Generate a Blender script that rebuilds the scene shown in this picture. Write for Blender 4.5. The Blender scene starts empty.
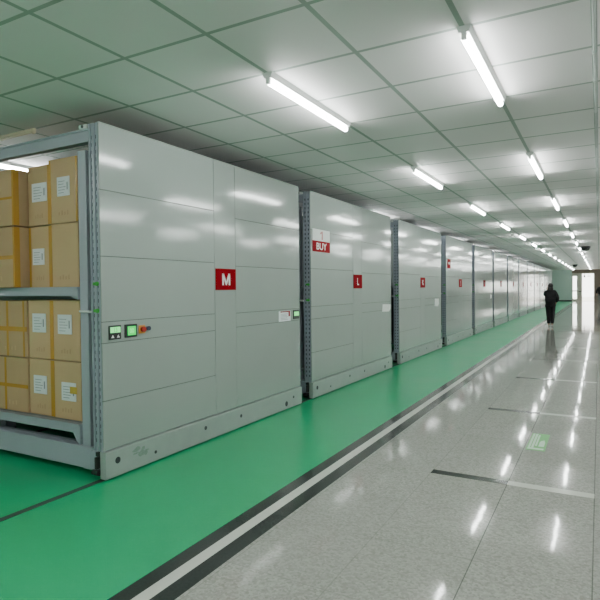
import bpy, bmesh, math, random
from mathutils import Vector, Matrix
random.seed(4)
S = bpy.context.scene
C = S.collection
PI = math.pi

# ------------------------------------------------------------------ materials
def new_mat(name):
    m = bpy.data.materials.new(name); m.use_nodes = True
    nt = m.node_tree; b = nt.nodes['Principled BSDF']
    return m, nt, b
def mat(name, col, rough=.5, metal=0., emit=None, estr=1., spec=.5, bump=None, var=None):
    m, nt, b = new_mat(name)
    b.inputs['Base Color'].default_value = (*col, 1); b.inputs['Roughness'].default_value = rough
    b.inputs['Metallic'].default_value = metal; b.inputs['Specular IOR Level'].default_value = spec
    if emit:
        b.inputs['Emission Color'].default_value = (*emit, 1); b.inputs['Emission Strength'].default_value = estr
    tc = nt.nodes.new('ShaderNodeTexCoord')
    if bump:                                   # (scale, strength, distance)
        n = nt.nodes.new('ShaderNodeTexNoise'); n.inputs['Scale'].default_value = bump[0]; n.inputs['Detail'].default_value = 2
        nt.links.new(tc.outputs['Object'], n.inputs['Vector'])
        bp = nt.nodes.new('ShaderNodeBump'); bp.inputs['Strength'].default_value = bump[1]; bp.inputs['Distance'].default_value = bump[2]
        nt.links.new(n.outputs['Fac'], bp.inputs['Height']); nt.links.new(bp.outputs['Normal'], b.inputs['Normal'])
    if var:                                    # (scale, amount)
        n = nt.nodes.new('ShaderNodeTexNoise'); n.inputs['Scale'].default_value = var[0]; n.inputs['Detail'].default_value = 5
        nt.links.new(tc.outputs['Object'], n.inputs['Vector'])
        mx = nt.nodes.new('ShaderNodeMix'); mx.data_type = 'RGBA'
        mx.inputs[6].default_value = (*[c*(1-var[1]) for c in col], 1); mx.inputs[7].default_value = (*[min(1, c*(1+var[1])) for c in col], 1)
        nt.links.new(n.outputs['Fac'], mx.inputs[0]); nt.links.new(mx.outputs[2], b.inputs['Base Color'])
    return m

PAINT = (.28, .325, .305)
M = {}
M['paint'] = mat('grey_enamel', PAINT, .11, spec=.5, bump=(1.1, .35, .012), var=(1.2, .04))
M['paint_base'] = mat('grey_enamel_base', (.29, .335, .315), .38, var=(7, .10))
M['beam'] = mat('blue_grey_steel', (.32, .35, .40), .38, var=(5, .06))
M['post'] = mat('post_steel', (.29, .32, .375), .34, var=(6, .08))
M['slot'] = mat('slot_dark', (.03, .035, .04), .7)
M['seam'] = mat('panel_seam', (.05, .06, .055), .8)
M['back'] = mat('rack_inner_sheet', (.20, .235, .225), .5)
M['rubber'] = mat('rubber', (.015, .016, .016), .6)
M['black'] = mat('black_plastic', (.012, .013, .013), .4)
M['red'] = mat('sign_red', (.23, .0005, .006), .7, spec=.05)
M['buyred'] = mat('sign_faded_red', (.24, .010, .016), .7, spec=.05)
M['white'] = mat('white_print', (.80, .81, .79), .5)
M['card'] = mat('card_white', (.66, .70, .68), .5)
M['pink'] = mat('faded_pink_print', (.45, .20, .20), .5)
M['paper'] = mat('paper', (.72, .74, .78), .6, var=(30, .06))
M['ink'] = mat('grey_ink', (.22, .24, .28), .7)
M['lcd'] = mat('lcd_green', (.0, .05, .01), .5, emit=(.002, .62, .07), estr=.95)
M['lcdw'] = mat('lcd_pale', (.05, .12, .05), .5, emit=(.16, .85, .24), estr=.9)
M['lcdd'] = mat('lcd_digits', (.0, .12, .05), .4)
M['orange'] = mat('orange_ring', (.55, .22, .03), .4)
M['redbtn'] = mat('red_button', (.45, .02, .015), .3)
M['navy'] = mat('navy_knob', (.01, .015, .05), .3)
M['green_clip'] = mat('green_plastic', (.03, .34, .03), .4)
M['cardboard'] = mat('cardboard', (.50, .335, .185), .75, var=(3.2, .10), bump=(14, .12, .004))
M['cardboard2'] = mat('cardboard_darker', (.43, .28, .15), .75, var=(3.2, .12), bump=(14, .12, .004))  # darker brown board for the left cartons and printed marks
M['tape'] = mat('packing_tape', (.47, .24, .035), .25, bump=(30, .25, .004))
M['gold'] = mat('yellow_tape', (.55, .33, .04), .3)
M['wallp'] = mat('wall_paint', (.55, .60, .55), .6, var=(1.5, .03))
M['wallg'] = mat('green_wall_paint', (.52, .68, .62), .3, var=(1.2, .04))
M['brown'] = mat('brown_header', (.22, .17, .13), .5)
M['frame'] = mat('door_frame_metal', (.58, .56, .49), .35)
M['dark'] = mat('dark_metal', (.03, .033, .033), .45)
M['ground'] = mat('outside_paving', (.75, .74, .68), .8)
M['tube'] = mat('tube_glass', (.9, .95, .92), .3, emit=(.97, 1.0, .97), estr=31)
M['housing'] = mat('light_housing', (.75, .79, .77), .4)
M['trim'] = mat('pale_trim', (.55, .50, .36), .5)
M['dome'] = mat('dome_black', (.008, .009, .01), .15)
M['conduit'] = mat('conduit', (.42, .47, .45), .5)
M['rail'] = mat('rail_steel', (.035, .04, .035), .5)
M['dirt'] = mat('scuff', (.20, .27, .23), .7, var=(40, .35))
M['skin'] = mat('skin', (.46, .27, .19), .55)
M['lip'] = mat('lip', (.30, .09, .08), .5)
M['eye'] = mat('eye', (.7, .7, .68), .2)
M['hair'] = mat('hair', (.008, .006, .006), .55, bump=(60, .3, .004))
M['coat'] = mat('black_cloth', (.004, .004, .005), .9, bump=(20, .4, .006))
M['trouser'] = mat('black_trouser', (.005, .005, .006), .9, bump=(20, .4, .006))
M['greytr'] = mat('grey_trouser', (.16, .155, .15), .8, bump=(20, .4, .006))
M['shoe'] = mat('pale_shoe', (.45, .43, .40), .5)
M['shoed'] = mat('dark_shoe', (.02, .02, .02), .5)
M['stgreen'] = mat('sticker_green', (.03, .38, .04), .35)
M['stpale'] = mat('sticker_pale', (.45, .68, .50), .35)

def nd(nt, t, **kw):
    n = nt.nodes.new(t)
    for k, v in kw.items(): setattr(n, k, v)
    return n
def mth(nt, op, a, b=None):
    n = nd(nt, 'ShaderNodeMath', operation=op)
    for i, v in enumerate((a, b)):
        if v is None: continue
        if isinstance(v, (int, float)): n.inputs[i].default_value = v
        else: nt.links.new(v, n.inputs[i])
    return n.outputs[0]
def grid_mask(nt, sep, ax, off, pitch, halfw):
    """1 on joint lines"""
    v = mth(nt, 'DIVIDE', mth(nt, 'SUBTRACT', sep.outputs[ax], off), pitch)
    f = mth(nt, 'FRACT', mth(nt, 'ADD', v, 1000.5))
    d = mth(nt, 'ABSOLUTE', mth(nt, 'SUBTRACT', f, .5))
    return mth(nt, 'LESS_THAN', d, halfw/pitch)
def mix(nt, fac, a, b):
    m = nd(nt, 'ShaderNodeMix', data_type='RGBA')
    for i, v in ((6, a), (7, b)):
        if isinstance(v, tuple): m.inputs[i].default_value = (*v, 1)
        else: nt.links.new(v, m.inputs[i])
    if isinstance(fac, (int, float)): m.inputs[0].default_value = fac
    else: nt.links.new(fac, m.inputs[0])
    return m.outputs[2]
def ramp(nt, fac, a, b):
    r = nd(nt, 'ShaderNodeMapRange'); r.inputs[1].default_value = a; r.inputs[2].default_value = b
    nt.links.new(fac, r.inputs[0]); return r.outputs[0]

GX, GPX, GY, GPY = -.74, .71, 2.72, .719       # suspended-ceiling grid
def ceiling_mat():
    m, nt, b = new_mat('ceiling_tiles')
    tc = nd(nt, 'ShaderNodeTexCoord'); sep = nd(nt, 'ShaderNodeSeparateXYZ'); nt.links.new(tc.outputs['Object'], sep.inputs[0])
    a = grid_mask(nt, sep, 0, GX, GPX, .017); c = grid_mask(nt, sep, 1, GY, GPY, .0155)
    g = mth(nt, 'MAXIMUM', a, c)
    n = nd(nt, 'ShaderNodeTexNoise'); n.inputs['Scale'].default_value = 1.1; n.inputs['Detail'].default_value = 3
    nt.links.new(tc.outputs['Object'], n.inputs['Vector'])
    # each tile a slightly different tone
    cx = mth(nt, 'FLOOR', mth(nt, 'DIVIDE', mth(nt, 'SUBTRACT', sep.outputs[0], GX), GPX))
    cy = mth(nt, 'FLOOR', mth(nt, 'DIVIDE', mth(nt, 'SUBTRACT', sep.outputs[1], GY), GPY))
    cmb = nd(nt, 'ShaderNodeCombineXYZ'); nt.links.new(cx, cmb.inputs[0]); nt.links.new(cy, cmb.inputs[1])
    wn = nd(nt, 'ShaderNodeTexWhiteNoise'); nt.links.new(cmb.outputs[0], wn.inputs[0])
    tone = mix(nt, wn.outputs[0], (.79, .77, .775), (.84, .82, .825))
    tone = mix(nt, mth(nt, 'MULTIPLY', n.outputs['Fac'], .25), tone, (.76, .745, .75))
    nt.links.new(mix(nt, g, tone, (.36, .42, .39)), b.inputs['Base Color'])
    b.inputs['Roughness'].default_value = .6; b.inputs['Specular IOR Level'].default_value = .25
    bp = nd(nt, 'ShaderNodeBump'); bp.inputs['Strength'].default_value = .5; bp.inputs['Distance'].default_value = .006
    nt.links.new(g, bp.inputs['Height']); nt.links.new(bp.outputs[0], b.inputs['Normal'])
    return m
def granite_mat():
    m, nt, b = new_mat('speckled_granite_tiles')
    tc = nd(nt, 'ShaderNodeTexCoord'); sep = nd(nt, 'ShaderNodeSeparateXYZ'); nt.links.new(tc.outputs['Object'], sep.inputs[0])
    v = nd(nt, 'ShaderNodeTexVoronoi'); v.inputs['Scale'].default_value = 75; nt.links.new(tc.outputs['Object'], v.inputs['Vector'])
    n = nd(nt, 'ShaderNodeTexNoise'); n.inputs['Scale'].default_value = 38; n.inputs['Detail'].default_value = 4; nt.links.new(tc.outputs['Object'], n.inputs['Vector'])
    bw = nd(nt, 'ShaderNodeSeparateColor'); nt.links.new(v.outputs['Color'], bw.inputs[0])
    sp = mix(nt, bw.outputs[0], (.255, .262, .235), (.41, .415, .38))
    sp = mix(nt, mth(nt, 'MULTIPLY', ramp(nt, n.outputs['Fac'], .45, .7), .5), sp, (.43, .435, .40))
    n2 = nd(nt, 'ShaderNodeTexNoise'); n2.inputs['Scale'].default_value = .9; nt.links.new(tc.outputs['Object'], n2.inputs['Vector'])
    cx = mth(nt, 'FLOOR', mth(nt, 'DIVIDE', mth(nt, 'ADD', sep.outputs[0], .03), .62))
    cy = mth(nt, 'FLOOR', mth(nt, 'DIVIDE', mth(nt, 'SUBTRACT', sep.outputs[1], 4.59), .685))
    cmb = nd(nt, 'ShaderNodeCombineXYZ'); nt.links.new(cx, cmb.inputs[0]); nt.links.new(cy, cmb.inputs[1])
    wn = nd(nt, 'ShaderNodeTexWhiteNoise'); nt.links.new(cmb.outputs[0], wn.inputs[0])
    sp = mix(nt, mth(nt, 'MULTIPLY', wn.outputs[0], .22), sp, (.285, .29, .262))
    a = grid_mask(nt, sep, 0, -.03, .62, .0035); c = grid_mask(nt, sep, 1, 4.59, .685, .003)
    a2 = mth(nt, 'MAXIMUM', grid_mask(nt, sep, 0, -.65, 100, .0045), grid_mask(nt, sep, 0, -.03, 100, .0045))
    g = mth(nt, 'MAXIMUM', mth(nt, 'MULTIPLY', a2, .75), mth(nt, 'MULTIPLY', mth(nt, 'MAXIMUM', a, c), .28))
    nt.links.new(mix(nt, g, sp, (.07, .08, .07)), b.inputs['Base Color'])
    b.inputs['Specular IOR Level'].default_value = .36
    nt.links.new(mth(nt, 'ADD', mth(nt, 'MULTIPLY', n2.outputs['Fac'], .05), .035), b.inputs['Roughness'])
    n3 = nd(nt, 'ShaderNodeTexNoise'); n3.inputs['Scale'].default_value = 6; nt.links.new(tc.outputs['Object'], n3.inputs['Vector'])
    bp = nd(nt, 'ShaderNodeBump'); bp.inputs['Strength'].default_value = .12; bp.inputs['Distance'].default_value = .004
    nt.links.new(n3.outputs['Fac'], bp.inputs['Height']); nt.links.new(bp.outputs[0], b.inputs['Normal'])
    return m
def epoxy_mat():
    m, nt, b = new_mat('green_epoxy')
    tc = nd(nt, 'ShaderNodeTexCoord')
    n = nd(nt, 'ShaderNodeTexNoise'); n.inputs['Scale'].default_value = .9; n.inputs['Detail'].default_value = 6; nt.links.new(tc.outputs['Object'], n.inputs['Vector'])
    n2 = nd(nt, 'ShaderNodeTexNoise'); n2.inputs['Scale'].default_value = 45; n2.inputs['Detail'].default_value = 2; nt.links.new(tc.outputs['Object'], n2.inputs['Vector'])
    c = mix(nt, ramp(nt, n.outputs['Fac'], .3, .7), (.003, .31, .12), (.006, .37, .155))
    c = mix(nt, mth(nt, 'MULTIPLY', ramp(nt, n2.outputs['Fac'], .5, .75), .18), c, (.05, .38, .21))
    nt.links.new(c, b.inputs['Base Color'])
    nt.links.new(mth(nt, 'ADD', mth(nt, 'MULTIPLY', n.outputs['Fac'], .14), .24), b.inputs['Roughness'])
    b.inputs['Specular IOR Level'].default_value = .38
    bp = nd(nt, 'ShaderNodeBump'); bp.inputs['Strength'].default_value = .15; bp.inputs['Distance'].default_value = .006
    n3 = nd(nt, 'ShaderNodeTexNoise'); n3.inputs['Scale'].default_value = 4; nt.links.new(tc.outputs['Object'], n3.inputs['Vector'])
    nt.links.new(n3.outputs['Fac'], bp.inputs['Height']); nt.links.new(bp.outputs[0], b.inputs['Normal'])
    return m
M['ceiling'] = ceiling_mat(); M['granite'] = granite_mat(); M['epoxy'] = epoxy_mat()
M['blackstone'] = mat('black_granite', (.03, .037, .034), .16, spec=.2, var=(60, .35))
M['whitestone'] = mat('white_marble', (.60, .62, .56), .16, var=(20, .05))

# ------------------------------------------------------------------ mesh helpers
def add_box(bm, x0, x1, y0, y1, z0, z1, mi=0, bev=0):
    vs = [bm.verts.new((x, y, z)) for x in (x0, x1) for y in (y0, y1) for z in (z0, z1)]
    fs = []
    for q in ((0,1,3,2),(4,6,7,5),(0,4,5,1),(2,3,7,6),(0,2,6,4),(1,5,7,3)):
        f = bm.faces.new([vs[i] for i in q]); f.material_index = mi; fs.append(f)
    if bev:
        es = list({e for f in fs for e in f.edges})
        r = bmesh.ops.bevel(bm, geom=es, offset=bev, segments=2, affect='EDGES', profile=.5)
        for f in r['faces']: f.material_index = mi
def add_quad(bm, pts, mi=0):
    f = bm.faces.new([bm.verts.new(p) for p in pts]); f.material_index = mi; return f
def add_prism(bm, pts, d, mi=0):
    """polygon pts (3d) extruded by vector d"""
    a = [bm.verts.new(p) for p in pts]; d = Vector(d); b = [bm.verts.new(Vector(p)+d) for p in pts]
    n = len(pts); fs = [bm.faces.new(a), bm.faces.new(b[::-1])]
    for i in range(n): fs.append(bm.faces.new((a[i], a[(i+1) % n], b[(i+1) % n], b[i])[::-1]))
    for f in fs: f.material_index = mi
def add_cyl(bm, p0, p1, r, seg=16, mi=0, r2=None, smooth=True):
    p0, p1 = Vector(p0), Vector(p1); d = p1-p0; r2 = r if r2 is None else r2
    q = d.to_track_quat('Z', 'Y').to_matrix()
    A = []; B = []
    for i in range(seg):
        t = 2*PI*i/seg; o = q @ Vector((math.cos(t), math.sin(t), 0))
        A.append(bm.verts.new(p0+o*r)); B.append(bm.verts.new(p1+o*r2))
    for f in (bm.faces.new(A[::-1]), bm.faces.new(B)): f.material_index = mi
    for i in range(seg):
        f = bm.faces.new((A[i], A[(i+1) % seg], B[(i+1) % seg], B[i])); f.material_index = mi; f.smooth = smooth
def add_ball(bm, c, r, mi=0, sc=(1,1,1), seg=16, ring=10):
    res = bmesh.ops.create_uvsphere(bm, u_segments=seg, v_segments=ring, radius=r, matrix=Matrix.Translation(c) @ Matrix.Diagonal((*sc, 1)))
    for v in res['verts']:
        for f in v.link_faces: f.material_index = mi; f.smooth = True
def obj(name, bm, mats, parent=None, label=None, recalc=True):
    if recalc: bmesh.ops.recalc_face_normals(bm, faces=bm.faces[:])
    me = bpy.data.meshes.new(name); bm.to_mesh(me); bm.free()
    for m in (mats if isinstance(mats, (list, tuple)) else [mats]): me.materials.append(m)
    o = bpy.data.objects.new(name, me); C.objects.link(o); o.parent = parent
    if label: o['label'] = label
    return o
def box(name, x0, x1, y0, y1, z0, z1, m, parent=None, bev=0, label=None):
    bm = bmesh.new(); add_box(bm, x0, x1, y0, y1, z0, z1, 0, bev); return obj(name, bm, m, parent, label)
def tag(o, label, cat, group=None):
    o['label'] = label; o['category'] = cat
    if group: o['group'] = group
    return o
def thing(name, label, cat, loc=(0,0,0), rz=0, group=None):
    o = bpy.data.objects.new(name, None); C.objects.link(o); o.location = loc; o.rotation_euler = (0,0,rz); o.empty_display_size = .1
    return tag(o, label, cat, group)
def struct(o): o['kind'] = 'structure'; return o
def dup(root, loc, label):
    r = root.copy(); C.objects.link(r); r.location = loc; r['label'] = label
    for ch in list(root.children):
        c = ch.copy(); C.objects.link(c); c.parent = r
        for g in list(ch.children):
            d = g.copy(); C.objects.link(d); d.parent = c
    return r
def text_mesh(s, size, sx=1.0, off=.012):
    """flat lettering facing +X, centred on the origin, reading along +Y"""
    cu = bpy.data.curves.new('lettering', 'FONT'); cu.body = s; cu.size = size; cu.align_x = 'CENTER'; cu.align_y = 'CENTER'; cu.offset = size*off
    o = bpy.data.objects.new('lettering', cu); C.objects.link(o)
    me = bpy.data.meshes.new_from_object(o.evaluated_get(bpy.context.evaluated_depsgraph_get()))
    bpy.data.objects.remove(o); bpy.data.curves.remove(cu)
    me.transform(Matrix(((0,0,1,0),(sx,0,0,0),(0,1,0,0),(0,0,0,1))))
    me.materials.clear(); return me
def text(name, s, size, sx, loc, m, parent, label=None):
    me = text_mesh(s, size, sx); me.materials.append(m)
    ys = [v.co.y for v in me.vertices]; zs = [v.co.z for v in me.vertices]
    me.transform(Matrix.Translation((0, -(min(ys)+max(ys))/2, -(min(zs)+max(zs))/2)))
    o = bpy.data.objects.new(name, me); C.objects.link(o); o.location = loc; o.parent = parent
    if label: o['label'] = label
    return o

# ------------------------------------------------------------------ room shell
CZ = 3.2; YB, YE = -4.0, 61.0; XL, XR = -9.2, 4.2
def slab(name, x0, x1, y0, y1, z0, z1, m): return struct(box(name, x0, x1, y0, y1, z0, z1, m))
slab('ceiling', XL, XR, YB, YE, CZ, CZ+.1, M['ceiling'])
slab('floor_green', XL, -2.225, YB, YE, -.1, 0, M['epoxy'])
slab('floor_granite', -1.915, XR, YB, YE, -.1, 0, M['granite'])
def strip(name, x0, x1, m, seg=1.9):
    bm = bmesh.new(); y = YB
    while y < YE-.01:
        add_box(bm, x0, x1, y, min(y+seg, YE), -.1, 0); y += seg+.004
    return struct(obj(name, bm, m))
strip('floor_strip_inner', -2.225, -2.117, M['blackstone']); strip('floor_strip_middle', -2.117, -2.033, M['whitestone']); strip('floor_strip_outer', -2.033, -1.915, M['blackstone'])
slab('wall_left', XL-.12, XL, YB, YE, 0, CZ, M['wallp'])
slab('wall_right', XR, XR+.12, YB, YE, 0, CZ, M['wallp'])
slab('wall_back', XL-.12, XR+.12, YB-.12, YB, 0, CZ, M['wallp'])
# far end wall, built round the exit
slab('wall_end', XL-.12, -2.42, YE, YE+.15, 0, CZ, M['wallg'])
bm = bmesh.new()
for q in ((-.42, .75, 0, CZ), (3.75, XR+.12, 0, CZ), (.75, 3.75, 0, .95), (.75, 3.75, 2.15, CZ)): add_box(bm, q[0], q[1], YE, YE+.15, q[2], q[3])
struct(obj('wall_end_right', bm, M['brown']))
slab('trim_header', -2.42, -.42, YE, YE+.15, 2.86, CZ, M['brown'])
slab('baseboard_end', -4.6, -2.42, YE-.02, YE, 0, .14, M['dark'])
t = struct(box('trim_mullion', -1.66, -1.56, YE+.01, YE+.14, 0, 2.86, M['frame']))
# dark bars let into the granite
for k in range(8):
    y = 4.59+2.74*k
    for nm, x0, x1, m in (('floor_inlay_dark', -1.27, -.65, M['blackstone']), ('floor_inlay_white', -.65, -.03, M['whitestone'])):
        struct(box(nm, x0, x1, y, y+.095, -.02, .0012, m))
struct(box('floor_rail', -3.69, -3.635, YB, YE-.2, -.02, .004, M['rail']))
for xr in (-5.6, -7.6): struct(box('floor_rail', xr-.03, xr+.03, YB, YE-.2, -.02, .004, M['rail']))
# glazed door leaf (shut) beside the open doorway
d = struct(bpy.data.objects.new('door_1', None)); C.objects.link(d); d.location = (-2.42, YE+.07, 0)
for nm, x0, x1, z0, z1 in (('stile', 0, .08, 0, 2.86), ('stile', .44, .76, 0, 2.86), ('rail', .08, .44, 2.55, 2.86), ('rail', .08, .44, .0, .25), ('rail', .08, .44, 1.02, 1.12)):
    box(nm, x0, x1, -.03, .03, z0, z1, M['frame'], d)
gl, nt, b = new_mat('clear_glass'); b.inputs['Base Color'].default_value = (.95, 1, .97, 1); b.inputs['Transmission Weight'].default_value = 1; b.inputs['Roughness'].default_value = .02; b.inputs['IOR'].default_value = 1.1
box('pane', .08, .44, -.004, .004, .25, 2.55, gl, d)
box('edge_strip', .44, .50, -.045, -.03, 1.40, 2.25, M['dark'], d, label='dark vertical edge strip')
hb = bmesh.new(); add_cyl(hb, (.60, -.03, 1.02), (.60, -.09, 1.02), .018); add_cyl(hb, (.60, -.09, 1.02), (.90, -.09, 1.02), .03); obj('handle', hb, M['dark'], d)
wn_ = struct(bpy.data.objects.new('window_1', None)); C.objects.link(wn_); wn_.location = (.75, YE+.05, .95)
for a in (0, 1.0, 2.0, 2.94): box('window_frame', a, a+.06, 0, .06, 0, 1.2, M['frame'], wn_)
for a in (0, 1.14): box('window_frame', .06, 2.94, 0, .06, a, a+.06, M['frame'], wn_)
for a in (.06, 1.06, 2.06): box('pane', a, a+.94-(.06 if a > 2 else 0), .025, .032, .06, 1.14, gl, wn_)
# open doorway frame with a closer box and sign bracket at its head
d2 = struct(bpy.data.objects.new('door_2', None)); C.objects.link(d2); d2.location = (-1.56, YE+.02, 0)
box('door_jamb', 0, .06, 0, .12, 0, 2.86, M['frame'], d2); box('door_jamb', 1.08, 1.14, 0, .12, 0, 2.86, M['frame'], d2); box('head', .06, 1.08, 0, .12, 2.78, 2.86, M['frame'], d2)
box('door_closer', .18, .34, .02, .10, 2.42, 2.62, M['dark'], d2); bm = bmesh.new(); add_cyl(bm, (.26,.06,2.62), (.26,.06,2.78), .02); add_box(bm, .50, .80, .04, .07, 2.50, 2.56); add_cyl(bm, (.65,.055,2.56), (.65,.055,2.78), .012); obj('hinge_arm', bm, M['frame'], d2)
slab('ground_outside', -14, 12, YE+.15, YE+26, -.12, -.02, M['ground'])

# ------------------------------------------------------------------ mobile shelving cabinets
W = 3.40; HT = 3.0; DEP = 4.6                      # width along the aisle, height, depth behind the end panel
YS = [3.13, 6.87, 10.77, 14.70, 18.54, 22.3, 26.1, 29.9, 33.7, 37.5, 41.3, 45.1, 48.9]
XF = -3.6
LET = 'MLKJIHGFEDCBA'
root = thing('mobile_shelving_cabinet', '', 'cabinet', (XF, YS[0], 0), 0, 'row of mobile shelving cabinets')
# base plinth
bm = bmesh.new(); add_box(bm, -.07, 0, 0, W, .012, .243, 0, .006); base = obj('base_plinth', bm, M['paint_base'], root)
for y, z, r in ((.13, .148, .022), (.58, .096, .012), (1.31, .15, .016), (1.95, .142, .015), (2.98, .083, .026), (3.17, .140, .014)):
    bm = bmesh.new(); add_cyl(bm, (-.01, y, z), (.0015, y, z), r*1.3, 14); obj('bolt_hole', bm, M['slot'], base)
# backing sheet and enamel panels
box('backing_sheet', -.046, -.030, .004, W-.004, .25, HT-.01, M['seam'], root)
zl = [.250, .67, 1.155, 1.335, 1.885, 2.44, HT]
zr = [.250, 1.165, 1.325, 1.86, 2.40, HT]
def sheet(y0, y1, z0, z1, n='panel'):
    g = .002
    bm = bmesh.new(); add_box(bm, -.032, -.02, y0+g, y1-g, z0+g, z1-g, 0, .003)
    return obj(n, bm, M['paint'], root)
for a, c in zip(zl, zl[1:]): sheet(0, 1.52, a, c)
sheet(1.52, 1.905, .25, HT, 'cover_strip')
for a, c in zip(zr, zr[1:]): sheet(1.905, W, a, c)
# perforated corner uprights, seen from the side the shelves open to
def upright(y0, sgn, x1=-.032):
    bm = bmesh.new(); w = .105
    pr = [(0,0),(.014,0),(.016,.012),(.036,.012),(.038,0),(.066,0),(.068,.012),(.088,.012),(.090,0),(w,0),(w,.075),(0,.075)]
    add_prism(bm, [(x1-u, y0+sgn*v, .245) for u, v in pr], (0,0,HT-.255), 0)
    ys = y0+sgn*.0112; z = .32; k = 0
    while z < HT-.08:
        for xx in (x1-.026, x1-.078):
            add_box(bm, xx-.008, xx+.008, min(ys, ys+sgn*.004), max(ys, ys+sgn*.004), z, z+.03, 1)
        z += .062
    return obj('upright', bm, [M['post'], M['slot']], root)
upright(-.002, 1); upright(W+.002, -1)
for y in (.075, W-.15):
    for x in (-.335, -DEP): box('inner_post', x, x+.10, y-.03, y+.07, .05, 2.80 if x > -1 else 2.95, M['beam'], root, .006)
# beams and decks on both open sides
for y, s in ((0, 1), (W, -1)):
    def yb(a, c): return (min(y+s*a, y+s*c), max(y+s*a, y+s*c))
    bm = bmesh.new(); a0, a1 = yb(.015, .065); add_box(bm, -DEP, -.138, a0, a1, 2.845, 2.955); a0, a1 = yb(-.004, .065); add_box(bm, -DEP, -.138, a0, a1, 2.845, 2.862); a0, a1 = yb(.0, .065); add_box(bm, -DEP, -.138, a0, a1, 2.945, 2.958); obj('top_beam', bm, M['beam'], root)
    for z1, z0 in ((1.632, 1.555), (.440, .362)):
        bm = bmesh.new(); a0, a1 = yb(.02, .07); add_box(bm, -DEP+.1, -.336, a0, a1, z0, z1); a0, a1 = yb(.012, .07); add_box(bm, -DEP+.1, -.336, a0, a1, z1-.014, z1)
        q = y+s*.022; gd = .032 if z0 > 1 else .10
        add_prism(bm, [(-.336, q, z0+.002), (-.336, q, z0-gd), (-.38, q, z0-gd*.75), (-.43, q, z0+.002)], (0, s*.03, 0))
        obj('shelf_beam', bm, M['beam'], root)
    bm = bmesh.new(); a0, a1 = yb(.03, .10); add_box(bm, -DEP, -.072, a0, a1, .065, .252, 0, .005); a0, a1 = yb(.10, .16); add_box(bm, -DEP, -.072, a0, a1, .235, .252); obj('base_beam', bm, M['beam'], root)
    a0, a1 = yb(.07, W/2-.01)
    box('shelf_deck', -DEP+.02, -.075, a0, a1, 1.60, 1.629, M['back'], root); box('shelf_deck', -DEP+.02, -.075, a0, a1, .405, .437, M['back'], root)
    # track guide and bumper hardware at the open corner of the plinth
    bm = bmesh.new(); a0, a1 = yb(-.03, .025)
    add_box(bm, -.105, -.073, a0, a1, .05, .085); add_box(bm, -.10, -.078, a0, a1, .10, .20); add_box(bm, -.12, -.073, *yb(.0, .028), .20, .235)
    add_cyl(bm, (-.155, y+s*.0, .06), (-.075, y+s*.0, .06), .022, 12); obj('bumper', bm, M['rubber'], root)
    box('drive_cover', -.20, -.11, *yb(.002, .03), .09, .236, M['post'], root, .004)
box('light_stop_sheet', -DEP+.02, -.05, W/2-.008, W/2+.008, .25, 2.90, M['back'], root)  # sheet added inside the rack so light does not leak through
for x in (-.35, -2.0, -DEP+.6):
    for y in (.45, W-.45):
        bm = bmesh.new(); add_cyl(bm, (x-.05, y, .084), (x, y, .084), .08, 20); add_box(bm, x-.07, x+.02, y-.06, y+.06, .12, .255, 1); obj('wheel', bm, [M['rubber'], M['post']], root)
for z in (1.43, 1.655):
    bm = bmesh.new(); add_cyl(bm, (-.058, -.016, z), (-.058, .012, z), .018, 14); add_box(bm, -.10, -.052, -.014, -.002, z-.012, z+.012); obj('green_clip', bm, M['green_clip'], root)
bm = bmesh.new(); add_cyl(bm, (-.33, .04, 1.42), (-.14, .0, 1.42), .010, 10); obj('lock_pin', bm, M['card'], root)
bm = bmesh.new(); add_box(bm, -.24, -.145, -.01, .05, 2.957, 2.99); add_cyl(bm, (-.20, -.014, 2.975), (-.20, .0, 2.975), .014, 10, 1); obj('top_bracket', bm, [M['card'], M['slot']], root)

LOOK = {'M': 'first and nearest grey mobile shelving cabinet, red sign M, cartons on its open side',
        'L': 'second grey mobile shelving cabinet with red L sign and BUY card',
        'K': 'third grey mobile shelving cabinet with red K sign and paper note',
        'J': 'fourth grey mobile shelving cabinet, with red J sign and small red card'}
ORD = 'first second third fourth fifth sixth seventh eighth ninth tenth eleventh twelfth last'.split()
roots = [root]
for i in range(1, 13): roots.append(dup(root, (XF, YS[i], 0), ''))
for i, r in enumerate(roots):
    L = LET[i]
    r['label'] = LOOK.get(L, '%s grey mobile shelving cabinet from the cartons, red %s sign on its end panel' % (ORD[i], L))
    bm = bmesh.new(); y0, z0 = (1.53, 1.59); add_box(bm, -.0195, -.012, y0, y0+.37, z0, z0+.235, 0, .003)
    s = obj('letter_sign', bm, M['red'], r, 'red square sign reading %s' % L)
    if L == 'M':
        bm = bmesh.new(); yc, zc = y0+.185, z0+.118; hw, hh, st = .072, .064, .028; X0 = -.0118
        for yy in (-hw, hw-st): add_prism(bm, [(X0, yc+yy, zc-hh), (X0, yc+yy+st, zc-hh), (X0, yc+yy+st, zc+hh), (X0, yc+yy, zc+hh)], (.0008, 0, 0))
        for sg in (-1, 1): add_prism(bm, [(X0, yc+sg*hw, zc+hh), (X0, yc+sg*(hw-st*1.1), zc+hh), (X0, yc-sg*.004, zc-hh*.55), (X0, yc-sg*.004, zc-hh), (X0, yc+sg*.010, zc-hh)], (.0008, 0, 0))
        obj('letter', bm, M['white'], s)
    else: text('letter', L, .17, .95, (-.0115, y0+.185, z0+.118), M['white'], s)
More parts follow.
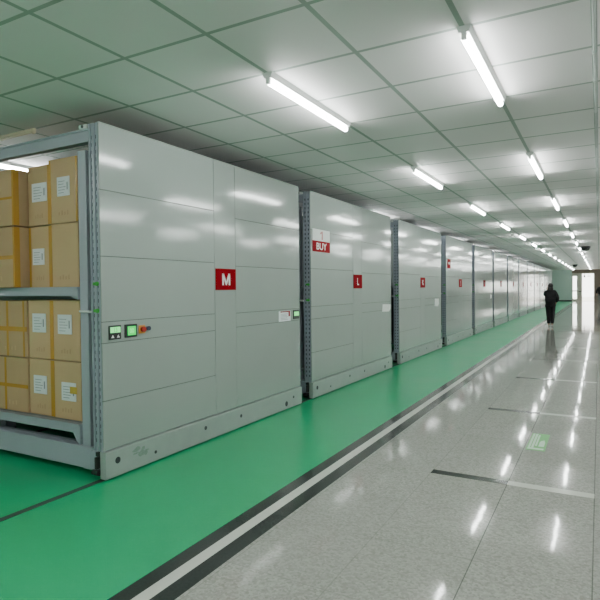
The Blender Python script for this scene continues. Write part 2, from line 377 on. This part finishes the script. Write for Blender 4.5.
# unlike details: nearest cabinet's control panel
def disc(name, y, z, r, m, parent, x0=-.02, x1=-.008, label=None):
    bm = bmesh.new(); add_cyl(bm, (x0, y, z), (x1, y, z), r, 20); return obj(name, bm, m, parent, label)
bm = bmesh.new(); add_box(bm, -.022, -.008, .07, .20, 1.180, 1.30, 0, .004); s = obj('display_unit', bm, M['black'], root, 'black keypad unit with pale lit screen')
box('screen', -.009, -.0065, .080, .190, 1.238, 1.287, M['lcdw'], s); text('digits', '13', .05, .9, (-.006, .137, 1.262), M['lcd'], s)
for y in (.105, .165):
    bm = bmesh.new(); add_prism(bm, [(-.008, y-.016, 1.195), (-.008, y+.016, 1.195), (-.008, y, 1.22)], (.002, 0, 0)); obj('arrow_key', bm, M['white'], s)
bm = bmesh.new(); add_box(bm, -.022, -.008, .245, .385, 1.185, 1.30, 0, .004); s = obj('display_unit', bm, M['black'], root, 'black framed bright green screen')
box('screen', -.009, -.0065, .272, .366, 1.203, 1.282, M['lcd'], s); text('digits', '00', .055, .9, (-.006, .319, 1.243), M['lcdw'], s)
bm = bmesh.new(); add_box(bm, -.022, -.016, .412, .49, 1.208, 1.283, 0, .003); s = obj('stop_button_plate', bm, M['orange'], root, 'orange emergency stop plate with red button')
disc('stop_button', .452, 1.245, .024, M['redbtn'], s, -.017, .012)
s = disc('key_switch', .522, 1.250, .02, M['navy'], root, -.02, .004, 'dark blue round key switch')
bm = bmesh.new(); add_box(bm, -.0205, -.018, 2.84, 3.14, 1.170, 1.305); s = obj('instruction_sheet', bm, M['paper'], root, 'white instruction sheet with red top edge')
bm = bmesh.new(); add_box(bm, -.018, -.0165, 2.88, 3.13, 1.288, 1.302); add_box(bm, -.018, -.0165, 3.085, 3.125, 1.23, 1.29); obj('red_print', bm, M['buyred'], s)
bm = bmesh.new()
for k in range(5): add_box(bm, -.018, -.0167, 2.89, 3.07-.02*(k % 2), 1.19+k*.018, 1.195+k*.018)
obj('text_lines', bm, M['ink'], s)
bm = bmesh.new(); add_box(bm, -.022, -.010, 3.21, 3.375, 1.185, 1.308, 0, .004); s = obj('display_unit', bm, M['black'], root, 'small green lit screen at the far end')
box('screen', -.011, -.0085, 3.225, 3.355, 1.228, 1.285, M['lcdw'], s)
bm = bmesh.new(); random.seed(9)
for k in range(9):
    y = .33+random.random()*.16; z = .12+random.random()*.07; w_ = .015+random.random()*.035; h_ = .008+random.random()*.02
    add_prism(bm, [(0.0005, y+w_*math.cos(a)*random.uniform(.6,1.1), z+h_*math.sin(a)*random.uniform(.6,1.1)) for a in [j*PI/4 for j in range(8)]], (.0006+.0001*k,0,0))
obj('scuff_mark', bm, M['dirt'], base, 'dark scuff on the plinth')
# BUY card on the second, small card on the fourth, paper notes further along
def card(r, y0, y1, z0, z1, buy):
    bm = bmesh.new(); zm = z0+(z1-z0)*.47
    add_box(bm, -.0205, -.014, y0, y1, z0, z1); s = obj('hanging_card', bm, M['card'], r, 'white card over a red BUY card' if buy else 'small faded red card')
    box('red_card', -.015, -.0125, y0-.01, y1, z0-.01, zm, M['buyred'], s)
    if buy:
        text('lettering', 'BUY', .14, 1.3, (-.012, (y0+y1)/2, (z0+zm)/2-.003), M['white'], s)
        yc, zc = (y0+y1)/2, (zm+z1)/2
        bm = bmesh.new(); add_prism(bm, [(-.0139, yc+.0, zc-.062), (-.0139, yc+.045, zc-.062), (-.0139, yc+.045, zc+.062), (-.0139, yc+.005, zc+.062), (-.0139, yc-.05, zc+.035), (-.0139, yc-.05, zc+.012), (-.0139, yc, zc+.03)], (.001, 0, 0))
        obj('numeral', bm, M['pink'], s)
    else:
        box('red_edge', -.0135, -.0125, y0, y1, zm, z1, M['buyred'], s); box('white_mark', -.0125, -.0115, y0+.1, y1-.1, z0+.1, z1-.08, M['card'], s)
card(roots[1], .06, .62, 2.145, 2.465, True)
card(roots[3], .12, .48, 2.12, 2.36, False)
for i, y0, y1, z0, z1 in ((1, 2.90, 3.36, 1.14, 1.27), (2, 2.75, 3.15, 1.12, 1.30), (4, 2.9, 3.2, 1.15, 1.28)):
    bm = bmesh.new(); g = [(-.0195, y0, z0), (-.0195, y1-.08, z0-.01), (-.0195, y1, z0+.05), (-.0195, y1, z1), (-.0195, y0+.03, z1+.01)]
    add_prism(bm, g, (.003, 0, 0)); obj('paper_note', bm, M['card'], roots[i], 'pale paper note stuck on the panel')

# ------------------------------------------------------------------ cartons on the nearest cabinet
def carton(label, x0, x1, yf, z0, z1, lab=None, tapes=(), darker=0, sidetape=False, goldpatch=False, jit=0):
    cx = (x0+x1)/2; w = (x1-x0)/2-.004; h = z1-z0-.004; dpt = .62
    t = thing('cardboard_box', label, 'box', (cx, yf, z0), jit, 'cartons on the open shelves')
    bm = bmesh.new(); add_box(bm, -w, w, 0, dpt, 0, h, 0, .006); obj('carton', bm, M['cardboard2' if darker else 'cardboard'], t)
    for kind, a, c in tapes:
        if kind == 'v': box('tape', a, c, -.0025, .0, .004, h-.004, M['tape'], t)
        else: box('tape', -w+.004, w-.004, -.003, .0005, a, c, M['tape'], t)
    if sidetape:
        bm = bmesh.new(); add_box(bm, w-.001, w+.0025, .0, .055, .004, h-.004); add_box(bm, w-.02, w+.002, -.0025, .002, .004, h-.004); obj('tape', bm, M['tape'], t)
    bm = bmesh.new(); add_box(bm, -w+.01, w-.01, dpt/2-.025, dpt/2+.025, h-.001, h+.0015); obj('tape', bm, M['tape'], t)
    if lab:
        a, c, e, f = lab
        s = box('shipping_label', a, c, -.006, -.001, e, f, M['paper'], t, 0, 'white printed paper label')
        bm = bmesh.new(); ww, hh = c-a, f-e
        add_box(bm, c-ww*.2, c-ww*.12, -.0075, -.006, e+hh*.3, e+hh*.7)
        for k in range(5): add_box(bm, a+ww*.12, a+ww*(.55+.08*(k % 3)), -.0075, -.006, e+hh*(.15+.15*k), e+hh*(.18+.15*k))
        obj('print', bm, M['ink'], s)
        if goldpatch: box('yellow_tape', a+ww*.62, c+.02, -.0095, -.0076, e+hh*.42, e+hh*.8, M['gold'], s, 0, 'torn yellow tape over the label')
    for k in range(4):                             # faint printed marks on the face
        box('printed_mark', -w*.35+k*w*.2, -w*.27+k*w*.2, -.0012, .001, h*.12, h*.12+.03+.012*(k % 2), M['cardboard2' if not darker else 'cardboard'], t)
    return t
YF = 3.225
XA, XB, XC = (-4.385, -4.0), (-4.735, -4.39), (-5.27, -4.74)
# upper shelf
XU = (-4.705, -4.39)
Z = (1.633, 2.205, 2.79)
carton('top right carton on the upper shelf, white label at its middle', *XA, YF, Z[1]+.002, Z[2], (-.075, .09, .24, .41), (('v', -.19, -.165), ('v', .168, .189)))
carton('narrow top middle carton on the upper shelf, label beside tape', *XU, YF+.01, Z[1]+.002, Z[2]-.03, (-.09, .12, .22, .39), (('v', .13, .153),))
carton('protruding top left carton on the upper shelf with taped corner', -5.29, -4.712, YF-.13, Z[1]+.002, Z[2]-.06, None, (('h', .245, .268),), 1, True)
carton('lower right carton on the upper shelf, plain face without label', *XA, YF, Z[0], Z[1], None, (('v', -.19, -.165),))
carton('lower middle carton on the upper shelf, white label beside tape', *XU, YF+.012, Z[0], Z[1]-.004, (-.10, .065, .21, .36), (('v', .13, .153), ('v', -.153, -.125)))
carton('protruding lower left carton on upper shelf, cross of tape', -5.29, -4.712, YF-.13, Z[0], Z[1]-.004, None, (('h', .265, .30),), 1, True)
# lower shelf
Z = (.441, .968, 1.518)
carton('upper right carton on the lower shelf, label near its right edge', *XA, YF, Z[1]+.002, Z[2], (-.10, .085, .24, .415), (('v', -.19, -.165),), 0)
carton('upper middle carton on the lower shelf, label left of tape', *XB, YF+.01, Z[1]+.002, Z[2], (-.105, .085, .245, .42), (('v', .142, .168),))
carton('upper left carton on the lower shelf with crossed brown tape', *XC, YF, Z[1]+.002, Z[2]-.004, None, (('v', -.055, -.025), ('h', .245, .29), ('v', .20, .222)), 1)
carton('bottom right carton on the lower shelf, label with yellow tape', *XA, YF, Z[0], Z[1], (-.065, .125, .17, .335), (('v', -.19, -.165),), 0, False, True)
carton('bottom middle carton on the lower shelf, label at mid height', *XB, YF+.008, Z[0], Z[1], (-.10, .085, .20, .37), (('v', .142, .168),))
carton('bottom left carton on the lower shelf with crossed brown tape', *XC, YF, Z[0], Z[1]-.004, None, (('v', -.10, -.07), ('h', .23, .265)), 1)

# ------------------------------------------------------------------ ceiling lights
def fixture(label, x, y, group):
    t = thing('fluorescent_light', label, 'ceiling light', (x, y, CZ), 0, group)
    bm = bmesh.new(); add_prism(bm, [(-.045,0,0),(.045,0,0),(.03,0,-.042),(-.03,0,-.042)], (0,1.44,0)); obj('light_housing', bm, M['housing'], t)
    for a in (.0, 1.405):
        box('lamp_holder', -.016, .016, a, a+.03, -.082, -.038, M['housing'], t, .004)
    bm = bmesh.new(); add_cyl(bm, (0,.03,-.066), (0,1.41,-.066), .022, 14); obj('tube', bm, M['tube'], t)
    return t
LP = 3.6
f0 = None
NUM = ORD[:12]+'thirteenth fourteenth fifteenth sixteenth seventeenth'.split()
def row(x, y0, n, desc, group, start=0):
    global f0
    for k in range(n):
        lab = desc % NUM[k]
        if f0 is None: f0 = fixture(lab, x, y0+LP*k, group)
        else:
            r = dup(f0, (x, y0+LP*k, CZ), lab); r['group'] = group
row(GX-2*GPX+.01, 3.42, 16, '%s fluorescent tube light in the ceiling row nearer the cabinets, counting from the camera', 'tube lights in the row nearer the cabinets')
row(GX+.01, 3.42, 16, '%s fluorescent tube light in the ceiling row over the grey floor, counting from the camera', 'tube lights in the row over the grey floor')
row(GX-8*GPX, 3.42, 4, '%s fluorescent tube light above the shelving, over the tops of the cartons', 'tube lights above the shelving')
row(GX-5*GPX, 10.62, 8, '%s fluorescent tube light hidden above the cabinet tops, glowing on the ceiling', 'tube lights above the cabinet tops')
# rows beyond the right edge of the picture that light the hall
row(GX+3*GPX, 3.42, 14, '%s fluorescent tube light in the ceiling row to the right of the grey floor', 'tube lights further right')
row(GX+5*GPX, 3.42, 14, '%s fluorescent tube light in the second ceiling row right of the grey floor', 'tube lights further right')
for x in (GX-8*GPX, GX-5*GPX, GX-2*GPX+.01, GX+.01, GX+3*GPX, GX+5*GPX):  # unseen extra tubes at the near end, added for more fill light
    for k in (1, 2):
        r = dup(f0, (x, 3.42-LP*k, CZ), 'unseen fluorescent tube light added for fill behind the first of its ceiling row'); r['group'] = 'added fill tube lights overhead'
# ceiling bits
bm = bmesh.new(); add_cyl(bm, (-5.42, 3.44, CZ-.03), (-4.88, 3.42, CZ-.03), .014, 10); add_box(bm, -5.44, -4.86, 3.415, 3.445, CZ-.02, CZ); add_ball(bm, (-4.87, 3.42, CZ-.03), .026)
tag(obj('ceiling_trim_bar', bm, M['trim']), 'thin pale unlit bar on the ceiling above the cartons', 'ceiling bar')
bm = bmesh.new(); add_cyl(bm, (-.03, YB+.02, CZ-.016), (-.03, YE-.02, CZ-.016), .010, 10)
y = -3
while y < 60: add_cyl(bm, (-.03, y, CZ-.016), (-.03, y+.05, CZ-.016), .015, 10); add_box(bm, -.045, -.015, y+.6, y+.63, CZ-.026, CZ); y += 1.438
tag(obj('ceiling_conduit', bm, M['conduit']), 'thin grey conduit running along the ceiling to the exit', 'conduit')
for (x, y, r, lab) in ((-.50, 25.1, .17, 'black dome camera on the ceiling near the right tube row'), (-1.62, 46.0, .17, 'small black dome camera on the ceiling near the exit')):
    t = thing('dome_camera', lab, 'camera', (x, y, CZ), 0, 'dome cameras on the ceiling')
    bm = bmesh.new(); add_cyl(bm, (0,0,0), (0,0,-.06), r*1.1, 24); obj('mounting_ring', bm, M['dark'], t)
    bm = bmesh.new(); add_ball(bm, (0,0,-.06), r, 0, (1,1,.8), 24, 14); obj('dome', bm, M['dome'], t)

# ------------------------------------------------------------------ floor sticker
t = thing('floor_sticker', 'green and white arrow sticker on the grey floor tiles', 'sticker', (-.545, 5.68, 0))
box('backing', -.085, .085, 0, .66, .0, .0015, M['stgreen'], t)
bm = bmesh.new()
for x0, x1, y0, y1 in ((-.075, -.055, .09, .64), (-.047, -.025, .09, .64), (-.017, .000, .16, .60), (-.075, .07, .03, .085), (.015, .065, .15, .33)):
    add_box(bm, x0, x1, y0, y1, .0014, .0022)
add_prism(bm, [(.02,.33,.0014), (.06,.33,.0014), (.055,.40,.0014), (.025,.37,.0014)], (0,0,.0008))
obj('white_print', bm, M['stpale'], t)

# ------------------------------------------------------------------ people
def skin(name, pts, edges, rad, m, parent, root_i=0, sub=1, extra=None, mats=None):
    me = bpy.data.meshes.new(name); me.from_pydata(pts, edges, []); me.update()
    o = bpy.data.objects.new(name, me); C.objects.link(o)
    sm = o.modifiers.new('s', 'SKIN'); sm.use_smooth_shade = True
    if not me.skin_vertices: me.attributes.new('skin', 'FLOAT', 'POINT')
    for i, r in enumerate(rad):
        sv = me.skin_vertices[0].data[i]; sv.radius = r if isinstance(r, tuple) else (r, r); sv.use_root = (i == root_i)
    ss = o.modifiers.new('u', 'SUBSURF'); ss.levels = sub; ss.render_levels = sub
    bpy.context.view_layer.update()
    ev = bpy.data.meshes.new_from_object(o.evaluated_get(bpy.context.evaluated_depsgraph_get()))
    bpy.data.objects.remove(o); bpy.data.meshes.remove(me)
    bm = bmesh.new(); bm.from_mesh(ev); bpy.data.meshes.remove(ev)
    for f in bm.faces: f.material_index = 0; f.smooth = True
    if extra: extra(bm)
    return obj(name, bm, mats or m, parent)
def person(label, loc, rz, A, trouser, shoe, longhair, scale=1.0):
    """A = joints of both arms; figure faces local +Y"""
    t = thing('person', label, 'person', loc, rz); t.scale = (scale,)*3
    P = []; R = []; E = []
    def v(p, r, frm=None):
        P.append(p); R.append(r); i = len(P)-1
        if frm is not None: E.append((frm, i))
        return i
    pel = v((0,0,.92), (.135,.10)); wa = v((0,0,1.06), (.115,.09), pel); ch = v((0,0,1.24), (.145,.10), wa)
    nb = v((0,0,1.375), (.075,.065), ch); nk = v((0,.008,1.43), .048, nb); hd = v((0,.018,1.50), (.066,.078), nk); h2 = v((0,.02,1.575), (.074,.09), hd); v((0,.012,1.635), (.05,.06), h2)
    for s, (sh, el, wr, hdir, side) in zip((-1, 1), A):
        a = v((s*.155,0,1.34), .056, ch); e = v(el, .040, a); w = v(wr, .027, e)
        d = Vector(hdir).normalized(); sd = Vector(side).normalized(); nrm = d.cross(sd)
        wr_ = Vector(wr)
        pm = v(tuple(wr_+d*.05), (.034,.016), w)
        for q, ln in ((-.030,.060),(-.010,.075),(.010,.082),(.030,.072)):
            k1 = v(tuple(wr_+d*.095+sd*q), .0085, pm); k2 = v(tuple(wr_+d*(.095+ln*.5)+sd*q*1.1+nrm*.010), .008, k1); v(tuple(wr_+d*(.095+ln*.85)+sd*q*1.1+nrm*.030), .0065, k2)
        k1 = v(tuple(wr_+d*.035-sd*.040+nrm*.008), .010, w); v(tuple(wr_+d*.075-sd*.062+nrm*.022), .008, k1)
    for s in (-1, 1):
        hp = v((s*.085,0,.86), .088, pel); kn = v((s*.078,.015,.48), .056, hp); an = v((s*.06,-.02,.085), .036, kn); v((s*.065,.12,.035), (.036,.024), an)
    def feat(bm):
        add_ball(bm, (0,.112,1.535), .016, 0, (.8,1,1.3)); add_ball(bm, (0,.098,1.497), .02, 1, (1.2,.5,.35))
        for s in (-1, 1):
            add_ball(bm, (s*.03,.092,1.562), .012, 2); add_ball(bm, (s*.03,.102,1.562), .006, 3); add_ball(bm, (s*.078,.015,1.545), .022, 0, (.4,.8,1.2))
    skin('body', P, E, R, M['skin'], t, 0, 1, feat, [M['skin'], M['lip'], M['eye'], M['hair']])
    # jacket: torso and sleeves
    P2 = [(0,0,.74),(0,0,.93),(0,0,1.08),(0,0,1.24),(0,0,1.36),(0,.004,1.415)]; R2 = [(.185,.15),(.19,.15),(.18,.14),(.185,.14),(.13,.10),(.07,.07)]; E2 = [(0,1),(1,2),(2,3),(3,4),(4,5)]
    for s, (sh, el, wr, hdir, side) in zip((-1, 1), A):
        i = len(P2); e = Vector(el); w = Vector(wr)
        P2 += [(s*.165,0,1.325), tuple(e), tuple(e.lerp(w, .93))]; R2 += [.085, .075, .055]; E2 += [(3, i), (i, i+1), (i+1, i+2)]
    skin('jacket', P2, E2, R2, M['coat'], t, 1)
    P3 = [(0,0,.90)]; R3 = [(.15,.115)]; E3 = []
    for s in (-1, 1):
        i = len(P3); P3 += [(s*.085,0,.80), (s*.072,.015,.48), (s*.062,-.015,.10)]; R3 += [.11, .086, .066]; E3 += [(0, i), (i, i+1), (i+1, i+2)]
    skin('trousers', P3, E3, R3, trouser, t, 0)
    for s in (-1, 1):
        bm = bmesh.new(); add_ball(bm, (s*.064,.045,.046), .05, 0, (.9,2.4,.9), 18, 12)
        for q in bm.verts: q.co.z = max(q.co.z, .0)
        obj('shoe', bm, shoe, t)
    bm = bmesh.new(); add_ball(bm, (0,-.002,1.565), .098, 0, (.98,1.08,1.05), 20, 14)
    if longhair: add_ball(bm, (0,-.055,1.44), .10, 0, (1.0,.55,1.25), 20, 14)
    bmesh.ops.delete(bm, geom=[q for q in bm.verts if q.co.y > .055 and q.co.z < 1.60], context='VERTS')
    obj('hair', bm, M['hair'], t, recalc=False)
    return t
armsA = (((0,0,0), (-.205,.11,1.18), (-.105,.135,1.41), (.25,.2,1), (1,0,-.2)), ((0,0,0), (.255,-.05,1.09), (.19,.08,.92), (-.3,.35,-1), (0,-1,-.2)))
person('person in a black jacket and trousers walking away, one hand raised to the face', (-1.67, 23.25, 0), .03, armsA, M['trouser'], M['shoe'], True, 1.03)
armsB = (((0,0,0), (-.27,-.02,1.07), (-.25,.10,.86), (.0,.2,-1), (0,-1,0)), ((0,0,0), (.27,-.02,1.07), (.25,.10,.86), (0,.2,-1), (0,-1,0)))
person('person in a dark jacket and grey trousers beside the bright doorway, at the picture edge', (.10, 48.5, 0), PI, armsB, M['greytr'], M['shoed'], False, 1.07)

# ------------------------------------------------------------------ daylight beyond the door
w = bpy.data.worlds.new('overcast'); S.world = w; w.use_nodes = True
w.node_tree.nodes['Background'].inputs[0].default_value = (1, .98, .92, 1); w.node_tree.nodes['Background'].inputs[1].default_value = 3.2

# ------------------------------------------------------------------ camera
f = 540.895; yaw, pit, rol = .5055152900355719, -.02146332754418337, -.010026234544223557
F = Vector((-math.sin(yaw)*math.cos(pit), math.cos(yaw)*math.cos(pit), math.sin(pit)))
r0 = F.cross(Vector((0,0,1))).normalized(); u0 = r0.cross(F)
r_ = r0*math.cos(rol)+u0*math.sin(rol); u_ = -r0*math.sin(rol)+u0*math.cos(rol)
cam = bpy.data.cameras.new('camera'); co = bpy.data.objects.new('camera', cam); C.objects.link(co)
co.matrix_world = Matrix(((r_.x, u_.x, -F.x, 0), (r_.y, u_.y, -F.y, 0), (r_.z, u_.z, -F.z, 1.6), (0,0,0,1)))
cam.sensor_width = 36; cam.lens = f/600*36; cam.clip_start = .05; cam.clip_end = 300
S.camera = co
S.view_settings.view_transform = 'AgX'; S.view_settings.look = 'AgX - Base Contrast'; S.view_settings.exposure = .95
S.cycles.use_denoising = True; S.cycles.max_bounces = 8; S.cycles.sample_clamp_indirect = 8
